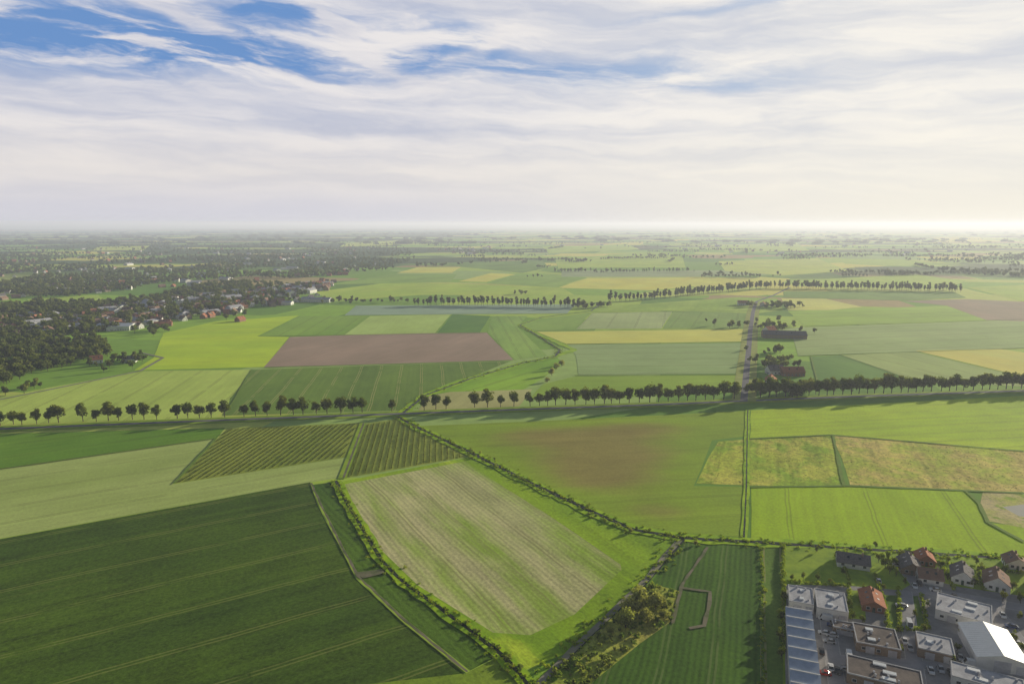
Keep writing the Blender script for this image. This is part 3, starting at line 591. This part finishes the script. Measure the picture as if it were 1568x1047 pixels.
# garden hedges & trees in the near village
GT=[make_tree('garden_tree_mesh',h=6+i,cr=2.6,base=.8,n=520,leaf=.5,nclump=10,mat=LEAF,seed=120+i,tr=.15) for i in range(3)]
CONE=[make_tree('conifer_mesh',h=8,cr=1.4,base=.2,n=360,leaf=.5,nclump=16,mat=LEAFG,seed=130+i,tr=.12) for i in range(2)]
for (u,v,s) in [(1355,872,.9),(1362,880,.8),(1368,868,.9),(1345,862,.7),(1300,900,.5),(1322,905,.5),(1290,880,.5),(1270,895,.5),(1252,890,.6),(1230,888,.5),(1400,880,.7),(1440,872,.8),(1450,888,.7),(1490,900,.8),(1500,880,.8),(1538,880,.7),(1550,905,.8),(1562,925,.8),(1535,922,.7),(1495,865,.6),(1425,855,.7),(1452,862,.5),(1380,858,.8),(1305,950,.6),(1320,955,.6),(1300,930,.6),(1352,905,.5),(1375,970,.5),(1415,968,.6),(1400,945,.5),(1420,930,.5),(1212,890,.5),(1200,920,.8),(1196,950,.8),(1194,980,.8),(1196,1010,.7),(1355,960,.4),(1380,1000,.5),(1465,1000,.6),(1458,1020,.6),(1470,975,.5),(1552,985,.7),(1565,1000,.6),(1560,950,.6),(1340,840,.6),(1280,856,.5),(1250,846,.5),(1385,895,.5),(1308,1030,.4)]:
    g=G(u,v); o=tree_obj('garden_tree',g[0],g[1],s*.95,GT); o.location.z=.45
for (u,v,s) in [(1350,866,.9),(1358,864,1.0),(1362,872,.8),(1372,884,.7),(1498,892,.8),(1560,870,.9),(1276,900,.4)]:
    g=G(u,v); o=tree_obj('conifer_tree',g[0],g[1],s,CONE); o.location.z=.45
hd=[]
for p in [[(1203,892),(1300,900)],[(1350,910),(1362,968)],[(1410,912),(1420,965)],[(1352,968),(1415,966)],[(1375,900),(1378,960)],[(1285,845),(1300,890)],[(1340,880),(1345,905)],[(1300,905),(1303,950)],[(1430,862),(1568,880)],[(1200,838),(1198,1000)],[(1445,870),(1460,905)],[(1495,875),(1505,905)]]: hd+=along(p,.9,.25)
scatter('garden_hedge',hd,COL_TUFT,.7,1.1,1.2,zoff=.5)
scatter('track_hedge',along([(1167,834),(1168,1000),(1165,1150)],1.6,.5),COL_TUFT,.5,1.1)
# ------------------------------------------------------------------ cars
TYRE=simple('tyre_rubber',(.02,.02,.02,1),(.03,.03,.03,1),2)
def paint(n,c): return simple(n,c+(1,),tuple(x*.92 for x in c)+(1,),1,.3,.05,spec=.5)
def car_mesh(pm,van=False):
    mb=MB(); L,Wd=(4.4,1.78) if not van else (5.2,1.95)
    hb=.85; hr=1.45 if not van else 2.2
    def loft(sec,m):
        for a,b in zip(sec[:-1],sec[1:]):
            (y0,w0,z0,t0),(y1,w1,z1,t1)=a,b
            q0=[(-w0,y0,z0),(w0,y0,z0),(w0,y0,t0),(-w0,y0,t0)]; q1=[(-w1,y1,z1),(w1,y1,z1),(w1,y1,t1),(-w1,y1,t1)]
            for i in range(4): j=(i+1)%4; mb.face([q0[i],q0[j],q1[j],q1[i]],m)
        for s in(sec[0],sec[-1]): y,w,z,t=s; mb.face([(-w,y,z),(w,y,z),(w,y,t),(-w,y,t)],m)
    w=Wd/2
    loft([(-L/2,w*.86,.32,.62),(-L/2+.25,w*.97,.22,.78),(-L*.2,w,.2,hb),(L*.22,w,.2,hb+.03),(L/2-.2,w*.97,.22,hb),(L/2,w*.88,.34,.72)],0)
    if not van:
        gl=[(-L*.23,w*.84,hb+.02),(-L*.05,w*.72,hr),(L*.24,w*.72,hr-.02),(L*.42,w*.84,hb+.05)]
    else: gl=[(-L*.40,w*.9,hb+.02),(-L*.26,w*.86,hr),(L*.46,w*.86,hr),(L*.49,w*.9,hb+.02)]
    for a,b in((0,1),(2,3)): mb.face([(-gl[a][1],gl[a][0],gl[a][2]),(gl[a][1],gl[a][0],gl[a][2]),(gl[b][1],gl[b][0],gl[b][2]),(-gl[b][1],gl[b][0],gl[b][2])],1)
    mb.face([(-gl[1][1],gl[1][0],gl[1][2]),(gl[1][1],gl[1][0],gl[1][2]),(gl[2][1],gl[2][0],gl[2][2]),(-gl[2][1],gl[2][0],gl[2][2])],0)
    for s in(-1,1): mb.face([(s*g[1],g[0],g[2]) for g in gl],1 if not van else 0)
    for sx in(-1,1):
        for y in(-L*.31,L*.31):
            o=len(mb.v); n=12
            for xx in(sx*(w-.2),sx*(w+.02)):
                for i in range(n): mb.v.append((xx,y+.33*math.cos(2*math.pi*i/n),.33+.33*math.sin(2*math.pi*i/n)))
            for i in range(n): mb.f.append([o+i,o+(i+1)%n,o+n+(i+1)%n,o+n+i]); mb.m.append(2)
            mb.f.append([o+n+i for i in range(n)]); mb.m.append(2)
    for sx in(-1,1):
        mb.box(sx*w*.6-.18,sx*w*.6+.18,-L/2-.02,-L/2+.05,.5,.64,3); mb.box(sx*w*.6-.18,sx*w*.6+.18,L/2-.05,L/2+.02,.52,.68,4)
    return mb.obj('car_mesh',[pm,GLASS,TYRE,FRAME,TILER],None,False).data
cm=[car_mesh(paint('paint_white',(.8,.8,.8))),car_mesh(paint('paint_silver',(.5,.51,.53))),car_mesh(paint('paint_black',(.03,.03,.035))),car_mesh(paint('paint_red',(.45,.03,.02))),car_mesh(paint('paint_blue',(.05,.09,.22)))]
vm=car_mesh(paint('van_white',(.82,.82,.82)),True)
cars=[(1262,972,0),(1274,975,0),(1270,985,1),(1258,1000,2),(1272,1025,0),(1282,1030,2),(1292,1028,1),(1300,1032,0),(1262,1034,3),(1385,985,0),(1393,995,1),(1400,900,0),(1408,896,2),(1380,930,1),(1432,906,0),(1462,917,2),(1535,945,0),(1548,962,4),(1372,868,1),(1345,892,0),(1425,1030,0),(1440,1028,1),(1456,1034,2),(1556,988,0),(1560,1020,2),(1470,1010,1),(1275,960,4)]
for (u,v,c) in cars:
    g=G(u,v); o=bpy.data.objects.new('parked_car',cm[c]); o.location=(g[0],g[1],.56); o.rotation_euler[2]=-math.radians(AZ+random.choice([0,90,4,86,180])); scene.collection.objects.link(o)
for (u,v) in [(1300,1010),(1392,960),(1486,1020),(1264,950)]:
    g=G(u,v); o=bpy.data.objects.new('delivery_van',vm); o.location=(g[0],g[1],.56); o.rotation_euler[2]=-math.radians(AZ+random.choice([0,90])); scene.collection.objects.link(o)
# ------------------------------------------------------------------ haze: thin scattering air; a faint emission stands for multiply scattered skylight inside it
hz=bpy.data.materials.new('haze_air'); hz.use_nodes=True; n=hz.node_tree; n.nodes.clear(); o=n.nodes.new('ShaderNodeOutputMaterial'); vsn=n.nodes.new('ShaderNodeVolumeScatter')
vsn.inputs['Color'].default_value=(.93,.96,1,1); vsn.inputs['Density'].default_value=.00010; vsn.inputs['Anisotropy'].default_value=.25
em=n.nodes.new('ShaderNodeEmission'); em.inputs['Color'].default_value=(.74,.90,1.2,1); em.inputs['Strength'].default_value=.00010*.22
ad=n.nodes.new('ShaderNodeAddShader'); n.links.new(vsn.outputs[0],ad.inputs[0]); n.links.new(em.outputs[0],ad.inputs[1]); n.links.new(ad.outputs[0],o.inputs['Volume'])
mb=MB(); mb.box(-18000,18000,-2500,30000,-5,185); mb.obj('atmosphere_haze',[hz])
# ------------------------------------------------------------------ sun + sky
SAZ,SEL=math.radians(53),math.radians(11.5)
sd=Vector((math.sin(SAZ)*math.cos(SEL),math.cos(SAZ)*math.cos(SEL),math.sin(SEL)))
sun=bpy.data.lights.new('sun','SUN'); sun.energy=5.0; sun.angle=math.radians(.5); sun.color=(1,.90,.70)
lo=bpy.data.objects.new('sun',sun); lo.rotation_euler=(-sd).to_track_quat('-Z','Y').to_euler(); scene.collection.objects.link(lo)
w=bpy.data.worlds.new('World'); scene.world=w; w.use_nodes=True; w.node_tree.nodes.clear(); nt=NT(w.node_tree)
sk=nt.n.new('ShaderNodeTexSky'); sk.sky_type='NISHITA'; sk.sun_disc=False; sk.sun_elevation=SEL; sk.sun_rotation=SAZ; sk.air_density=1; sk.dust_density=1.0
tc=nt.n.new('ShaderNodeTexCoord').outputs['Generated']; x,y,z=nt.sep(tc)
az=nt.m('ARCTAN2',x,y); el=nt.m('ARCSINE',z)
def AE(u,v):
    dx=(u-784)/F; dy=-(v-523.5)/F; X,Y,Z=dx,CT+dy*ST,-ST+dy*CT; l=math.sqrt(X*X+Y*Y+Z*Z)
    return math.atan2(X,Y),math.asin(Z/l)
warp=nt.noise(nt.xyz(nt.m('MULTIPLY',az,4),nt.m('MULTIPLY',el,12),0.0),1,5,.55)
warp2=nt.noise(nt.xyz(nt.m('MULTIPLY',az,4),nt.m('MULTIPLY',el,12),9.0),1,5,.55)
A=nt.m('ADD',az,nt.m('MULTIPLY',nt.m('SUBTRACT',warp,.5),.22)); E=nt.m('ADD',el,nt.m('MULTIPLY',nt.m('SUBTRACT',warp2,.5),.06))
def blob(u,v,ru,rv,rot=0):
    a,e=AE(u,v); ra=ru/1150; re=rv/1150; c,s=math.cos(math.radians(rot)),math.sin(math.radians(rot))
    da=nt.m('SUBTRACT',A,a); de=nt.m('SUBTRACT',E,e)
    p=nt.m('ADD',nt.m('MULTIPLY',da,c/ra),nt.m('MULTIPLY',de,-s/ra)); q=nt.m('ADD',nt.m('MULTIPLY',da,s/re),nt.m('MULTIPLY',de,c/re))
    r2=nt.m('ADD',nt.m('MULTIPLY',p,p),nt.m('MULTIPLY',q,q)); return nt.m('EXPONENT',nt.m('MULTIPLY',r2,-1.0))
def total(l):
    o=l[0]
    for q in l[1:]: o=nt.m('ADD',o,q)
    return o
blue=total([blob(60,20,230,34),blob(150,78,260,28),blob(400,88,150,30),blob(440,20,90,22),nt.m('MULTIPLY',blob(660,68,110,34),.9),nt.m('MULTIPLY',blob(860,105,240,24),.7),nt.m('MULTIPLY',blob(1120,125,160,18),.4),nt.m('MULTIPLY',blob(1150,12,250,10),.35)])
white=total([blob(330,45,170,13,24),blob(540,60,100,14,36),nt.m('MULTIPLY',blob(120,50,150,8,8),.7),nt.m('MULTIPLY',blob(240,82,70,8,12),.7),nt.m('MULTIPLY',blob(720,80,60,10,-25),.6)])
st1=nt.noise(nt.xyz(nt.m('MULTIPLY',A,2.4),nt.m('MULTIPLY',E,30),2.0),1,5,.5,.15)
st2=nt.noise(nt.xyz(nt.m('ADD',nt.m('MULTIPLY',A,8),nt.m('MULTIPLY',el,20)),nt.m('MULTIPLY',E,42),4.0),1,7,.62,.3)
hi=nt.ss(el,.30,.40)   # unseen overhead sky: cloudless and scaled down to deepen shadows
b=nt.m('MULTIPLY',blue,nt.ss(nt.m('ADD',st1,nt.m('MULTIPLY',nt.m('SUBTRACT',st2,.5),1.5)),.85,.20))
b=nt.m('SUBTRACT',nt.m('MULTIPLY',b,1.35),nt.m('MULTIPLY',white,.9)); b=nt.ss(b,-.12,1.15)
cloud=nt.m('SUBTRACT',1.0,b)
B=.1
def cc(r,g,bb,k=1): return (lin(r)/B*k,lin(g)/B*k,lin(bb)/B*k,1)
right=nt.ss(az,-.35,.62)
cw=nt.mix(right,cc(234,230,230),cc(252,247,237)); cg=nt.mix(right,cc(184,190,210),cc(214,216,222))
tex=nt.m('ADD',nt.m('MULTIPLY',st1,.6),nt.m('MULTIPLY',st2,.4))
ccol=nt.mix(nt.ss(tex,.32,.66),cg,cw)
hor=nt.mix(right,cc(210,209,220),cc(244,238,222)); mid=nt.mix(right,cc(236,228,219),cc(250,244,228))
ccol=nt.mix(nt.m('MULTIPLY',nt.ss(el,.16,.05),.6),ccol,mid)
ccol=nt.mix(nt.m('MULTIPLY',nt.ss(el,.075,.0),.9),ccol,hor)
# cloud deck dimmed outside the view, away from the sun, to deepen shadows
away=nt.m('COSINE',nt.m('SUBTRACT',az,math.radians(25)))
ccol=nt.scalec(ccol,nt.m('ADD',.30,nt.m('MULTIPLY',nt.ss(away,-.3,.42),.70)))
skyc=nt.mix(.9,sk.outputs[0],nt.mix(right,cc(106,148,206),cc(162,188,220)))
final=nt.mix(cloud,skyc,ccol)
final=nt.mix(hi,final,nt.scalec(sk.outputs[0],.6))
bg=nt.n.new('ShaderNodeBackground'); nt.l.new(final,bg.inputs[0]); bg.inputs[1].default_value=B
wo=nt.n.new('ShaderNodeOutputWorld'); nt.l.new(bg.outputs[0],wo.inputs[0])
# ------------------------------------------------------------------ camera
cam=bpy.data.cameras.new('camera'); cam.sensor_width=36; cam.lens=36*F/1568; cam.clip_start=1; cam.clip_end=200000
co=bpy.data.objects.new('camera',cam); co.location=(0,0,H); co.rotation_euler=(math.pi/2-TH,0,0); scene.collection.objects.link(co); scene.camera=co
scene.view_settings.view_transform='Standard'; scene.view_settings.look='None'; scene.view_settings.exposure=0
